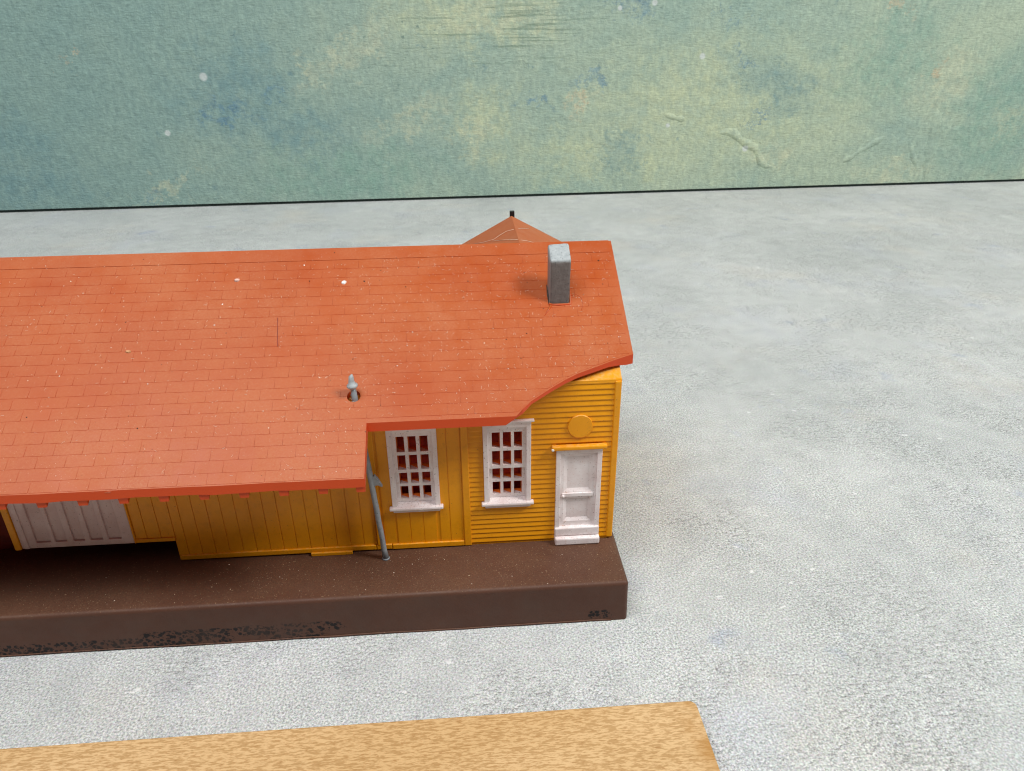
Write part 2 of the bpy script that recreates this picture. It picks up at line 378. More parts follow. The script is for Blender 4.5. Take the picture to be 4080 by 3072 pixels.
# ================================================================== wooden strip
O = (-90, -52, 0)
bm = bmesh.new()
vv = [bm.verts.new((a-O[0], b-O[1], c)) for a, b, c in bv(-215, 8.1, -74, -30.9, 0, 6)]
for f in BF: bm.faces.new([vv[i] for i in f])
bmesh.ops.bevel(bm, geom=[e for e in bm.edges if abs(e.verts[0].co.z-e.verts[1].co.z) > 3], offset=1.6, segments=5, affect='EDGES', profile=.5)
bmesh.ops.bevel(bm, geom=[e for e in bm.edges if min(v.co.z for v in e.verts) > 5.9 and len(e.link_faces) == 2 and abs(e.calc_face_angle(0)) > 1], offset=.3, segments=2, affect='EDGES', profile=.5)
bmesh.ops.recalc_face_normals(bm, faces=bm.faces); bmesh.ops.scale(bm, vec=(S, S, S), verts=bm.verts)
me = bpy.data.meshes.new('wooden_strip'); bm.to_mesh(me); bm.free()
ws = new('wooden_strip', me, None, WOOD)
ws.location = Vector(O)*S; ws.rotation_euler.z = math.radians(.12)
tag(ws, 'pale wooden strip lying on the grey board in front of the station', 'wood strip')

# ================================================================== the toy station
XL = -192.0                                  # left end, outside the picture
O = (-95.0, 50.0, 0.0)
st = bpy.data.objects.new('toy_station', None); col.objects.link(st); st.location = Vector(O)*S
st.empty_display_size = .02
tag(st, 'toy railway station with orange shingled roof, yellow walls and brown base', 'toy building')

# ---- base
bm = bmesh.new()
vv = [bm.verts.new((a-O[0], b-O[1], c)) for a, b, c in bv(XL-3, 0, 0, 106, .0, 12)]
for v in vv:
    if v.co.z < 1: v.co.x += .25*(1 if v.co.x > 0 else -1); v.co.y += .25*(1 if v.co.y > 0 else -1)
for f in BF: bm.faces.new([vv[i] for i in f])
bmesh.ops.bevel(bm, geom=[e for e in bm.edges if max(v.co.z for v in e.verts) > 1], offset=1.1, segments=4, affect='EDGES', profile=.5)
bmesh.ops.recalc_face_normals(bm, faces=bm.faces); bmesh.ops.scale(bm, vec=(S, S, S), verts=bm.verts)
me = bpy.data.meshes.new('base'); bm.to_mesh(me); bm.free()
for p_ in me.polygons: p_.use_smooth = True
me.set_sharp_from_angle(angle=math.radians(40))
base = new('base', me, st, BROWN)
base.modifiers.new('even_shading', 'WEIGHTED_NORMAL').keep_sharp = True
pts = [(XL+4+i*4.6, -.22-random.uniform(-.06, .08), .32) for i in range(42)]
tube('moulding_flash', [(p[0], p[1], p[2]+random.uniform(-.12, .1)) for p in pts if p[0] < -.3], .26, base, BROWN, 6)

# ---- roof frame
YR, ZR = 52.645, 82.88
SL = math.radians(30.352); cs, sn = math.cos(SL), math.sin(SL)
def rp(x, s, h=0.0): return (x, YR - s*cs - h*sn, ZR - s*sn + h*cs)
SUB = .095                                    # slab top lies this far under the shingle faces
curve = [(2.15, 36.95), (.6, 37.45), (-1.74, 38.2), (-4.2, 39.1), (-6.57, 40.0), (-9.3, 41.0), (-11.98, 42.0), (-14.9, 43.5), (-17.79, 45.24), (-20.6, 47.1), (-23.37, 48.95), (-25.4, 50.9), (-27.1, 52.8)]
def curve_s(x):
    if x >= curve[0][0]: return curve[0][1]
    for (x0, s0), (x1, s1) in zip(curve, curve[1:]):
        if x <= x0 and x >= x1: return s0+(s1-s0)*(x-x0)/(x1-x0)
    return 1e9
E2S, E1S, XN = 52.9, 66.55, -60.6
out = [(XL-3, 0, 2.2, 0), (1.9, 0, 1.8, 0)]
for i, (x, s) in enumerate(curve):
    k = i/(len(curve)-1)
    th = (2.5, 2.35, 1.75)[i] if i < 3 else 1.5*(1-k)+.75*k if i < len(curve)-2 else (1.2 if i == len(curve)-2 else 2.25)
    out.append((x, s, th, -2.4 if i == len(curve)-1 else 0))
out += [(XN, E2S, 2.25, 0), (XN+.05, E1S, 2.15, 0), (XL-3, E1S, 2.15, 0)]
# ragged lip along the low eave, left part chipped
low = []
random.seed(11)
for i in range(24):
    x = XN-1-(i+.5)*5.4
    if x > XL-2: low.append((x+random.uniform(-1.5, 1.5), E1S+random.uniform(-.10, .06), 2.15+random.uniform(-.12, .12), 0))
out = out[:-1] + low + [out[-1]]
n = len(out)
top = [rp(x, s, -SUB) for x, s, th, dx in out]
V = top + [(p[0]+o[3], p[1], p[2]-o[2]) for p, o in zip(top, out)]
Fc = [tuple(range(n-1, -1, -1)), tuple(range(n, 2*n))] + [(i, (i+1) % n, n+(i+1) % n, n+i) for i in range(n)]
roof = pyd('roof', V, Fc, st, ROOF, O)
# real hole for the pipe
hole_c = Vector(rp(-63.72, 45.75))
def cut(o, tool):
    md = o.modifiers.new('hole', 'BOOLEAN'); md.operation = 'DIFFERENCE'; md.object = tool; md.solver = 'EXACT'
    bpy.context.view_layer.update()
    dg = bpy.context.evaluated_depsgraph_get()
    m2 = bpy.data.meshes.new_from_object(o.evaluated_get(dg))
    o.modifiers.clear(); old = o.data; m2.name = old.name; o.data = m2
nrm = Vector((0, -sn, cs))
tool = tube('hole_cutter', [hole_c-nrm*6, hole_c+nrm*6], 1.55, st, RED, 18)
cut(roof, tool)
# ---- shingles
ROW, ROW0, PITCH_X = 2.976, 4.08, 6.033
NR = 21
full_cache = {}
cells = []
for k in range(NR):
    s0 = ROW0+k*ROW; s1 = s0+ROW
    if k == NR-1: s1 = E1S-.28
    fr = .31+.19*s1/66.3 + (.5 if k % 2 else 0)
    j = math.floor(XL/PITCH_X)-1
    while True:
        xa = (j+fr)*PITCH_X; xb = xa+PITCH_X; j += 1
        if xb < XL-2: continue
        if xa > 1.0: break
        if s0 >= E2S-.3 and xa > XN-.4: break
        cells.append((k, s0, s1, xa, xb))
def shingle_poly(k, s0, s1, xa, xb):
    g = .04
    x0, x1 = max(xa+g, XL-2.6), min(xb-g, 1.15)
    if s1 > E2S+.05: 
        x1 = min(x1, XN-.12)
        if x0 < XN-.12 and xb > XN: pass
    elif s1 > E2S-.45: s1 = E2S-.45
    if x1-x0 < .35 or s1-s0 < .3: return None
    xs = [x0, x1]
    if x1 > -29 and s1 > 36.2:
        xs = [x0+(x1-x0)*i/8 for i in range(9)]
    pts = [(x, min(s1, curve_s(x)-.38)) for x in xs]
    pts = [(x, b) for x, b in pts if b > s0+.12]
    if len(pts) < 2: return None
    return pts
def shingle_mesh(k, s0, pts, s1):
    # wedge: thin at the top, proud at the butt; corners of the butt slightly rounded
    V, Fc = [], []
    e0 = -SUB+.03; e1 = 0.0
    jit = [random.uniform(-.012, .012) for _ in range(3)]
    def h(b): return e0+(e1-e0)*min(1, (b-s0)/ROW)+jit[0]
    L = []
    rc = .12
    x0, x1 = pts[0][0], pts[-1][0]
    P = []
    if len(pts) == 2:
        P = [(x0, pts[0][1]-rc+jit[1]), (x0+rc, pts[0][1]+jit[1]), (x1-rc, pts[1][1]+jit[2]*.6), (x1, pts[1][1]-rc+jit[2]*.6)]
    else: P = pts
    n = len(P)
    for x, b in P: V.append(rp(x, s0+.02, e0))
    for x, b in P: V.append(rp(x, b, h(b)))
    for x, b in P: V.append(rp(x, b+.05, -SUB-.05))
    for x, b in P: V.append(rp(x, s0+.02, -SUB-.05))
    for i in range(n-1):
        Fc += [(i, i+1, n+i+1, n+i), (n+i, n+i+1, 2*n+i+1, 2*n+i)]
    Fc += [(0, n, 2*n, 3*n), (n-1, 4*n-1, 3*n-1, 2*n-1)]
    return V, Fc
# the ones that show largest: in the picture, lowest rows first
cand = []
for c in cells:
    pts = shingle_poly(*c)
    if not pts: continue
    k, s0, s1, xa, xb = c
    # visible x range at that row grows towards the ridge
    xvis = -137.5-(66.5-s1)*.33
    cand.append((c, pts, xb > xvis))
cand.sort(key=lambda q: (not q[2], -q[0][0]))
random.seed(3)
stuffV, stuffF = [], []
cnt = 0
near_hole = []
alike = [None]*6
for c, pts, vis in cand:
    k, s0, s1, xa, xb = c
    hole_near = abs((xa+xb)/2+63.72) < 5.2 and s0-1.8 < 45.75 < s1+1.8
    if vis and cnt < 300:
        cnt += 1
        std = len(pts) == 2 and abs((pts[1][0]-pts[0][0])-(PITCH_X-.08)) < .01 and k < NR-1 and abs(pts[0][1]-(s0+ROW)) < .01 and not hole_near
        ox = rp(xa, s0)
        org = (ox[0], ox[1], ox[2])
        if std:
            v = random.randrange(6)
            if alike[v] is None:
                Vv, Ff = shingle_mesh(k, s0, pts, s1)
                o = pyd('shingle', Vv, Ff, roof, ROOF, org); alike[v] = o.data
            else:
                o = bpy.data.objects.new('shingle', alike[v]); col.objects.link(o); o.parent = roof
        else:
            Vv, Ff = shingle_mesh(k, s0, pts, s1)
            o = pyd('shingle', Vv, Ff, roof, ROOF, org)
        o.location = (Vector(org)-Vector(O))*S
        if hole_near:
            near_hole.append(o)
    else:
        Vv, Ff = shingle_mesh(k, s0, pts, s1)
        b0 = len(stuffV); stuffV += Vv; stuffF += [tuple(b0+i for i in f) for f in Ff]
sf = pyd('shingle_courses', stuffV, stuffF, roof, ROOF, O); sf['kind'] = 'stuff'
bpy.context.view_layer.update()
for o in near_hole:
    # close the wedge so the hole cuts cleanly
    bm = bmesh.new(); bm.from_mesh(o.data)
    bmesh.ops.holes_fill(bm, edges=[e for e in bm.edges if e.is_boundary]); bmesh.ops.recalc_face_normals(bm, faces=bm.faces)
    o.data = o.data.copy(); bm.to_mesh(o.data); bm.free()
    cut(o, tool)
bpy.data.objects.remove(tool)
# ridge cap strip and the plain back slope
pyd('ridge_cap', [rp(XL-2.6, -.12, -.03), rp(1.2, -.12, -.03), rp(1.2, ROW0-.05, -SUB+.12), rp(XL-2.6, ROW0-.05, -SUB+.12),
                  rp(XL-2.6, -.12, -.5), rp(1.2, -.12, -.5), rp(1.2, ROW0-.05, -.5), rp(XL-2.6, ROW0-.05, -.5)], BF, roof, ROOF, O)
zb = ZR-SUB*cs-.02; yb0 = YR+SUB*sn
def bp(x, s, h=0): return (x, yb0+s*cs, zb-s*sn+h)
pyd('rear_slope', [bp(XL-3, 0), bp(1.9, 0), bp(2.1, 45), bp(XL-3, 45), bp(XL-3, 0, -2), bp(1.9, 0, -2), bp(2.1, 45, -2), bp(XL-3, 45, -2)], BF, roof, ROOF, O)
# rafters under the deep eave, with their tails showing
for i in range(14):
    xc = -61.25-8.32*i if i else -61.6
    if xc < XL: break
    wd = 1.08
    a0, a1 = rp(0, 66.1), rp(0, 44)
    vs_ = []
    for (a, dz0, dz1) in ((a0, -3.95, -2.2), (a1, -3.95, -2.2)):
        for sx in (-wd, wd): vs_ += [(xc+sx*.86, a[1], a[2]+dz0), (xc+sx, a[1], a[2]+dz1)]
    pyd('rafter', [vs_[0], vs_[2], vs_[6], vs_[4], vs_[1], vs_[3], vs_[7], vs_[5]], BF, roof, ROOF, O)
pyd('scratch', [rp(-83.16, 22.3, .012), rp(-83.02, 22.3, .012), rp(-82.18, 30.9, .012), rp(-82.34, 30.9, .012), rp(-83.16, 22.3, -.1), rp(-83.02, 22.3, -.1), rp(-82.18, 30.9, -.1), rp(-82.34, 30.9, -.1)], BF, roof, RED, O)
# chips on the low eave
for (x, w_, d) in ((-113.6, 2.6, .32), (-116.5, 1.2, .25), (-121.5, 3.2, .2), (-128.4, 2.2, .18)):
    q = rp(x, E1S, -.5)
    V = []
    for i in range(7):
        t = i/6; yy = q[1]-.05-d*math.sin(math.pi*t)*random.uniform(.5, 1)
        V += [(x-w_/2+w_*t, q[1]+.12, q[2]+.30), (x-w_/2+w_*t, yy, q[2]+.05+random.uniform(-.1, .1)), (x-w_/2+w_*t, q[1]+.1, q[2]-.35)]
    Fc = []
    for i in range(6): Fc += [(3*i, 3*i+3, 3*i+4, 3*i+1), (3*i+1, 3*i+4, 3*i+5, 3*i+2)]
    pyd('chipped_lip', V, Fc, roof, ROOF, O)

# ---- bay roof behind the ridge, with its dark post
AX, AZ, AY = -22.5, 82.9, 81.5
k = math.tan(math.radians(28.6))
V = []
for y in (YR+.25, AY):
    for (dx, dz) in ((-27, 0), (0, 0), (27, 0)):
        V.append((AX+dx, y, AZ-abs(dx)*k))
    for dx in (-27, 0, 27): V.append((AX+dx, y, AZ-abs(dx)*k-1.8))
bay = pyd('bay_roof', V, [(0, 1, 7, 6), (1, 2, 8, 7), (3, 9, 10, 4), (4, 10, 11, 5), (0, 6, 9, 3), (2, 5, 11, 8), (6, 7, 10, 9), (7, 8, 11, 10), (0, 3, 4, 1), (1, 4, 5, 2)], st, ROOF2, O)
box('bay_wall', AX-17, AX+17, 86.6, 88.6, 12.4, 60, st, YEL)
box('signal_post', -22.85, -21.45, 83.3, 84.7, 12, 83.75, st, BLACK, .12)
cb = box('chimney', -16.42, -11.5, 34.7, 39.9, 70.5, 83.9, st, GREY, 0)
# chimney: slanted top, slightly uneven, edges rounded
bpy.data.objects.remove(cb)
bm = bmesh.new()
def cz(y): return 83.55+(y-34.7)*.52
vsx = [(-16.42, 34.72, 70), (-11.55, 34.66, 70), (-11.4, 39.8, 70), (-16.5, 39.8, 70), (-16.55, 34.72, 83.4), (-11.32, 34.66, 83.75), (-11.3, 39.9, 86.45), (-16.6, 39.9, 86.2)]
vv = [bm.verts.new(Vector(p)-Vector(O)) for p in vsx]
for f in BF: bm.faces.new([vv[i] for i in f])
bmesh.ops.bevel(bm, geom=list(bm.edges), offset=.55, segments=3, affect='EDGES', profile=.5)
bmesh.ops.subdivide_edges(bm, edges=[e for e in bm.edges if e.calc_length() > 2], cuts=5, use_grid_fill=True)
for v in bm.verts: v.co += Vector([random.uniform(-.05, .05) for _ in range(3)])
bmesh.ops.recalc_face_normals(bm, faces=bm.faces); bmesh.ops.scale(bm, vec=(S, S, S), verts=bm.verts)
me = bpy.data.meshes.new('chimney'); bm.to_mesh(me); bm.free()
for p_ in me.polygons: p_.use_smooth = True
chim = new('chimney', me, st, CHIM)
# glue bead round the chimney foot
def fillet(pts_, r, mat): return tube('glue_bead', pts_, r, chim, mat, 7)
zf = lambda y: ZR-(YR-y)*math.tan(SL)
loop = [(-16.7, 34.5), (-14, 34.35), (-11.3, 34.45), (-11.0, 37), (-11.1, 40.0)]
loopp = [(x, y, zf(y)-.02) for x, y in loop]
fillet([(x+random.uniform(-.15, .15), y, z) for x, y, z in loopp], [.22, .33, .28, .34, .25], ROOF)
fillet([(-16.65, 34.6, zf(34.6)-.05), (-16.7, 37, zf(37)-.05), (-16.65, 40, zf(40)-.05)], [.12, .22, .12], GRIT)
fillet([(-11.1, 36.8, zf(36.8)), (-9.4, 37.0, zf(37.0)), (-8.3, 36.2, zf(36.2)), (-8.1, 34.2, zf(34.2)), (-8.8, 32.6, zf(32.6))], [.10, .10, .08, .06, .03], ROOF)
fillet([(-16.2, 34.2, zf(34.2)), (-17.1, 32.9, zf(32.9)), (-18.1, 31.4, zf(31.4))], [.3, .18, .05], ROOF2)

# ---- pipe: foot on the base, passes up through the roof
pb, pt = Vector((-60.5, 14.0, 12.0)), Vector((-63.72, 13.12, 62.0))
pd_ = (pt-pb)
pp = tube('pipe', [pb+pd_*(i/16)+Vector((random.uniform(-.05, .05), random.uniform(-.04, .04), 0)) for i in range(17)], [.86]+[.70+random.uniform(-.03, .03) for _ in range(15)]+[.62], st, PIPE, 12)
top0 = pb+pd_*1.0
tube('pipe_cap', [top0+Vector((0, 0, -1.2)), top0+Vector((0, 0, -.3)), top0+Vector((0, 0, 0)), top0+Vector((-.05, 0, .35)), top0+Vector((-.05, 0, .75)), top0+Vector((-.1, 0, 1.05)), top0+Vector((-.12, 0, 1.9)), top0+Vector((-.06, 0, 2.7)), top0+Vector((.15, 0, 3.35))],
     [.55, .6, 1.0, 1.3, 1.22, .8, .62, .56, .12], pp, GREY, 14)
V = [(-61.75, 13.2, 37.1), (-61.1, 13.1, 38.0), (-60.35, 13.0, 36.9), (-59.4, 13.0, 34.7), (-60.5, 13.1, 35.2), (-61.6, 13.2, 34.9)]
V2 = [(x, y+1.0, z) for x, y, z in V]
pyd('bracket', V+V2, [tuple(range(6)), tuple(range(11, 5, -1))]+[(i, 6+i, 6+(i+1) % 6, (i+1) % 6) for i in range(6)], pp, PIPE, O)
tube('foot_collar', [pb+Vector((0, 0, .0)), pb+Vector((0, 0, .35))], [1.1, .8], pp, PIPE, 12)

# ---- walls
YW = 17.35
YS = YW+.24                                  # front of the backing slab
def slab_with_holes(name, x0, x1, z0, z1, y0, y1, holes, parent, mat):
    xs = sorted({x0, x1, *[h[0] for h in holes], *[h[1] for h in holes]}); zs = sorted({z0, z1, *[h[2] for h in holes], *[h[3] for h in holes]})
    def solid(i, j):
        if not (0 <= i < len(xs)-1 and 0 <= j < len(zs)-1): return False
        cx, cz_ = (xs[i]+xs[i+1])/2, (zs[j]+zs[j+1])/2
        return not any(h[0] < cx < h[1] and h[2] < cz_ < h[3] for h in holes)
    V, Fc = [], []
    def q(*p):
        b = len(V); V.extend(p); Fc.append(tuple(range(b, b+4)))
    for i in range(len(xs)-1):
        for j in range(len(zs)-1):
            if not solid(i, j): continue
            a, b, c, d = xs[i], xs[i+1], zs[j], zs[j+1]
            q((a, y0, c), (b, y0, c), (b, y0, d), (a, y0, d)); q((a, y1, d), (b, y1, d), (b, y1, c), (a, y1, c))
            if not solid(i-1, j): q((a, y0, c), (a, y0, d), (a, y1, d), (a, y1, c))
            if not solid(i+1, j): q((b, y1, c), (b, y1, d), (b, y0, d), (b, y0, c))
            if not solid(i, j-1): q((a, y1, c), (b, y1, c), (b, y0, c), (a, y0, c))
            if not solid(i, j+1): q((a, y0, d), (b, y0, d), (b, y1, d), (a, y1, d))
    me = bpy.data.meshes.new(name)
    me.from_pydata([((v[0]-O[0])*S, (v[1]-O[1])*S, (v[2]-O[2])*S) for v in V], [], Fc)
    bm = bmesh.new(); bm.from_mesh(me); bmesh.ops.remove_doubles(bm, verts=bm.verts, dist=1e-7); bmesh.ops.recalc_face_normals(bm, faces=bm.faces); bm.to_mesh(me); bm.free()
    return new(name, me, parent, mat)
WINS = [(-57.9, -45.8), (-34.6, -22.75)]
WZ0, WZ1 = 26.0, 49.1
holes = [(a+1.2, b-1.2, WZ0, WZ1-1.4) for a, b in WINS] + [(-15.3, -6.0, 16.5, 39.6)] + [(XL-1, -113.2, 11, 18.55), (XL+6, -151.9, 18.55, 50)]
wall = slab_with_holes('wall', XL, -1.3, 12.45, 59.3, YS, YS+1.6, holes, st, YEL)
# sloping top of the wall under the roof
pyd('wall_top', [(XL, YW-.02, 58.3), (-.98, YW-.02, 58.3), (-.98, 26, 58.3), (XL, 26, 58.3), (XL, YW-.02, 59.15), (-.98, YW-.02, 59.15), (-.98, 26, 59.35+8.65*.5855), (XL, 26, 59.35+8.65*.5855)], BF, wall, YEL, O)
tube('rounded_edge', [(-29, YW+.30, 59.05), (-15, YW+.30, 59.07), (-1.22, YW+.30, 59.07)], .34, wall, YEL, 10)
def gable(name, xa, xb):
    pr = [(YS+1.6, 12.45), (87.2, 12.45), (87.2, 60.5), (YR, 80), (YS+1.6, 59.2)]
    V = [(xa, y, z) for y, z in pr]+[(xb, y, z) for y, z in pr]
    return pyd(name, V, [tuple(range(5)), tuple(range(9, 4, -1))]+[(i, (i+1) % 5, 5+(i+1) % 5, 5+i) for i in range(5)], st, YEL, O)
gable('gable_wall', -2.8, -1.0); gable('gable_wall', XL, XL+1.8)
box('rear_wall', XL, -1.0, 87.2, 89, 12.45, 60, st, YEL)
box('added_red_backing', XL+2, -112, 26, 27, 12.1, 56, st, RED)  # panel added behind the freight opening to show dark red
box('added_red_backing', -111, -3, 23.6, 24.2, 12.1, 59, st, ROOFGLOW)  # sheet added behind the windows so the holes look red inside
# corner board, trim board, bottom bands
box('corner_board', -2.62, -1.0, YW-.42, YS+.05, 12.7, 58.9, wall, YEL, .28)
box('trim_board', -40.05, -38.25, YW-.34, YS+.05, 12.2, 58.2, wall, YEL, .16)
for (a, b, z0, z1) in ((-112.8, -63.1, 12.55, 13.9), (-62.9, -59.0, 12.5, 13.9), (-58.85, -40.2, 12.35, 13.8)):
    box('bottom_band', a, b, YW-.42, YS+.05, z0, z1, wall, YEL, .15)
box('bottom_band', -122.6, -113.0, YW-.32, YS+.05, 18.6, 19.7, wall, YEL, .15)
box('foot_tab', -79.8, -69.2, YW-1.2, YW-.5, 12.02, 12.95, wall, YEL, .12)
# vertical boards left of the trim board
random.seed(5)
x = -40.15
gro = 3.42
def boards(xr, xl, z0, z1, skip=None):
    x = xr
    while x > xl+.3:
        a = max(x-gro, xl)
        segs = [(z0, z1)]
        if skip:
            for (sa, sb, c, d) in skip:
                if a < sb and x > sa:
                    if a >= sa and x <= sb: segs = [(z0, c), (d, z1)]
                    elif a < sa: segs = [(z0, z1)] if sa-a < .4 else segs
        for (p0, p1) in segs:
            xa, xb = a+.09, x-.09
            if len(segs) == 1 and skip:
                for (sa, sb, c, d) in skip:
                    if xa < sa < xb: xb = sa-.02
                    elif xa < sb < xb: xa = sb+.02
            if p1-p0 > .5 and xb-xa > .25: box('wall_board', xa, xb, YW+.04+random.uniform(-.03, .03), YS+.06, p0, p1, wall, YEL, .03, seg=1)
        x -= gro
boards(-40.15, -61.0, 13.75, 58.2, [(WINS[0][0]+.3, WINS[0][1]-.3, WZ0-.8, WZ1-.3)])
box('corner_strip', -62.6, -61.1, YW-.5, YS+.05, 13.8, 58.2, wall, YEL, .15)
boards(-62.7, -112.9, 13.85, 58.2)
boards(-112.95, -122.6, 19.65, 58.2)
# horizontal clapboards right of the trim board
def clap(xa, xb, z0, z1):
    p = [(YS+.03, z0-.02), (YW-.05+random.uniform(-.02, .02), z0+.06), (YW-.10, z0+.25), (YS-.08, z1), (YS+.05, z1)]
    V = [(xa, y, z) for y, z in p]+[(xb, y, z) for y, z in p]
    pyd('clapboard', V, [tuple(range(5)), tuple(range(9, 4, -1))]+[(i, (i+1) % 5, 5+(i+1) % 5, 5+i) for i in range(5)], wall, YEL, O)
z = 12.75; LAP = 1.467
while z < 57.6:
    z1 = z+LAP
    blocks = []
    if z1 > WZ0-1.2 and z < WZ1+.2: blocks.append((WINS[1][0], WINS[1][1]))
    if z < 41.6: blocks.append((-16.6, -4.75))
    dz = abs((z+z1)/2-46.95)
    xs = [-38.3]
    for a, b in blocks: xs += [a+.15, b-.15]
    xs.append(-2.55)
    for i in range(0, len(xs), 2):
        if xs[i+1]-xs[i] > .3: clap(xs[i], xs[i+1], z, z1)
    z = z1
box('frieze_board', -38.2, -2.6, YW-.06, YS+.05, z+.02, 58.75, wall, YEL, .12)
# round boss over the door
def disc(name, cx, cz_, rx, rz, y0, y1, parent, mat, n=40):
    V = []
    for (y, k) in ((y1, 1), (y0+.12, 1), (y0, .965)):
        V += [(cx+rx*k*math.cos(2*math.pi*i/n), y, cz_+rz*k*math.sin(2*math.pi*i/n)) for i in range(n)]
    Fc = [tuple(range(2*n, 3*n))]+[(r*n+i, r*n+(i+1) % n, (r+1)*n+(i+1) % n, (r+1)*n+i) for r in (0, 1) for i in range(n)]
    return pyd(name, V, Fc, parent, mat, O)
disc('round_boss', -10.65, 46.9, 3.08, 3.18, YW-.45, YW+.4, wall, YEL)

# ---- windows
def grille(name, xa, xb, z0, z1, rows, yf, depth, parent):
    """sash as one pierced plate: white in front, bare yellow plastic coloured orange for the red shade inside the deep holes, a wedge of white overspray on each floor"""
    n = 3; pw = 2.0
    mu = (xb-xa-3*pw-2*.8)/2
    px = [(xa+.8+i*(pw+mu), xa+.8+i*(pw+mu)+pw) for i in range(3)]
    V, Fc, mi = [], [], []
    def q(m, *p):
        b = len(V); V.extend(p); Fc.append(tuple(range(b, b+len(p)))); mi.append(m)
    xs = sorted({xa, xb, *[v for p in px for v in p]}); zs = sorted({z0, z1, *[v for r in rows for v in r]})
    hol = [(p[0], p[1], r[0], r[1]) for p in px for r in rows]
    for i in range(len(xs)-1):
        for j in range(len(zs)-1):
            cx, cz_ = (xs[i]+xs[i+1])/2, (zs[j]+zs[j+1])/2
            if any(h[0] < cx < h[1] and h[2] < cz_ < h[3] for h in hol): continue
            a, b, c, d = xs[i], xs[i+1], zs[j], zs[j+1]
            q(0, (a, yf, c), (b, yf, c), (b, yf, d), (a, yf, d))
            q(1, (a, yf+depth, d), (b, yf+depth, d), (b, yf+depth, c), (a, yf+depth, c))
    w0 = .5
    for (a, b, c, d) in hol:
        ins = .16; y1 = yf+depth
        A, B, Cc, D = a+ins, b-ins, c+.05, d-.05           # holes taper inwards
        yw = yf+w0
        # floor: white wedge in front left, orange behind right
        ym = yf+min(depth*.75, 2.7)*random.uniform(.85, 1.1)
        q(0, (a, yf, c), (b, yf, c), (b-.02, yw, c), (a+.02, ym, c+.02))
        q(1, (b-.02, yw, c), (B, y1, Cc), (A, y1, Cc), (a+.02, ym, c+.02))
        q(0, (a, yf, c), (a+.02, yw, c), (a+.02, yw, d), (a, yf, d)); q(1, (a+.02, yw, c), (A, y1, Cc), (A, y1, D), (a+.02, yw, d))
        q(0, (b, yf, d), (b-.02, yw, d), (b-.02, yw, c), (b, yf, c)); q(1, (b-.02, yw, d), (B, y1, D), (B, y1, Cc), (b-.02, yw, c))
        q(1, (a, yf, d), (b, yf, d), (B, y1, D), (A, y1, D))
    # outer rim
    for (p0, p1) in (((xa, z0), (xb, z0)), ((xb, z0), (xb, z1)), ((xb, z1), (xa, z1)), ((xa, z1), (xa, z0))):
        q(0, (p0[0], yf, p0[1]), (p1[0], yf, p1[1]), (p1[0], yf+depth, p1[1]), (p0[0], yf+depth, p0[1]))
    me = bpy.data.meshes.new(name)
    me.from_pydata([((v[0]-O[0])*S, (v[1]-O[1])*S, (v[2]-O[2])*S) for v in V], [], Fc)
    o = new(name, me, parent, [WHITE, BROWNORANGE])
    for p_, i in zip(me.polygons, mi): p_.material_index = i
    return o
def window(xa, xb):
    yc = YW-.62
    # casing: four sides as one frame
    wn = slab_with_holes('window', xa, xb, WZ0-.1, WZ1, yc, YS+.2, [(xa+1.2, xb-1.2, WZ0-.2, WZ1-1.45)], st, WHITE)
    bmd = wn.modifiers.new('soft_edges', 'BEVEL'); bmd.width = .13*S; bmd.segments = 2; bmd.limit_method = 'ANGLE'
    sa, sb = xa+1.42, xb-1.38
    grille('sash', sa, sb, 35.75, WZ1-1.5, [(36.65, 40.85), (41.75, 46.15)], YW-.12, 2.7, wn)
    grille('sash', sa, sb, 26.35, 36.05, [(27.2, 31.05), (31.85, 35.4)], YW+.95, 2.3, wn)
    # reveal behind the casing and sloping sill
    for (p0, p1) in ((xa+1.0, xa+1.44), (xb-1.40, xb-1.0)): box('jamb', p0, p1, YW-.30, YS+2.6, WZ0+.1, WZ1-1.2, wn, WHITE)
    pyd('sill', [(xa+1.1, yc-.35, 25.3), (xb-1.1, yc-.35, 25.3), (xb-1.1, YW+1.9, 25.3), (xa+1.1, YW+1.9, 25.3), (xa+1.1, yc-.35, 25.75), (xb-1.1, yc-.35, 25.75), (xb-1.1, YW+1.9, 26.5), (xa+1.1, YW+1.9, 26.5)], BF, wn, WHITE, O)
    box('sill_nose', xa-.75, xb+.72, yc-.78, YW+.1, 25.05, 25.85, wn, WHITE, .22)
    box('apron', xa+.15, xb-.1, yc-.22, YW+.1, 24.15, 25.1, wn, WHITE, .18)
    box('head_cap', xa-.7, xb+.75, yc-.40, YW+.1, WZ1+.02, WZ1+.52, wn, WHITE, .15)
    return wn
for a, b in WINS: window(a, b)

# ---- front door
dx0, dx1 = -16.45, -4.85
yc = YW-.75
door = slab_with_holes('door', dx0, dx1, 16.9, 40.65, yc, YS+.3, [(dx0+1.2, dx1-1.25, 16.8, 39.4)], st, WHITE)
bmd = door.modifiers.new('soft_edges', 'BEVEL'); bmd.width = .15*S; bmd.segments = 2; bmd.limit_method = 'ANGLE'
lx0, lx1 = dx0+1.55, dx1-1.6
yd = YW-.12
def panel_leaf():
    V, Fc = [], []
    def q(*p):
        b = len(V); V.extend(p); Fc.append(tuple(range(b, b+len(p))))
    pans = [(lx0+.55, lx1-.6, 27.55, 38.75, .9), (lx0+.55, lx1-.6, 18.35, 25.9, .9)]
    xs = [lx0, lx0+.55, lx1-.6, lx1]; zs = [16.9, 18.35, 25.9, 27.55, 38.75, 39.45]
    for i in range(3):
        for j in range(5):
            if i == 1 and j in (1, 3): continue
            q((xs[i], yd, zs[j]), (xs[i+1], yd, zs[j]), (xs[i+1], yd, zs[j+1]), (xs[i], yd, zs[j+1]))
    return V, Fc
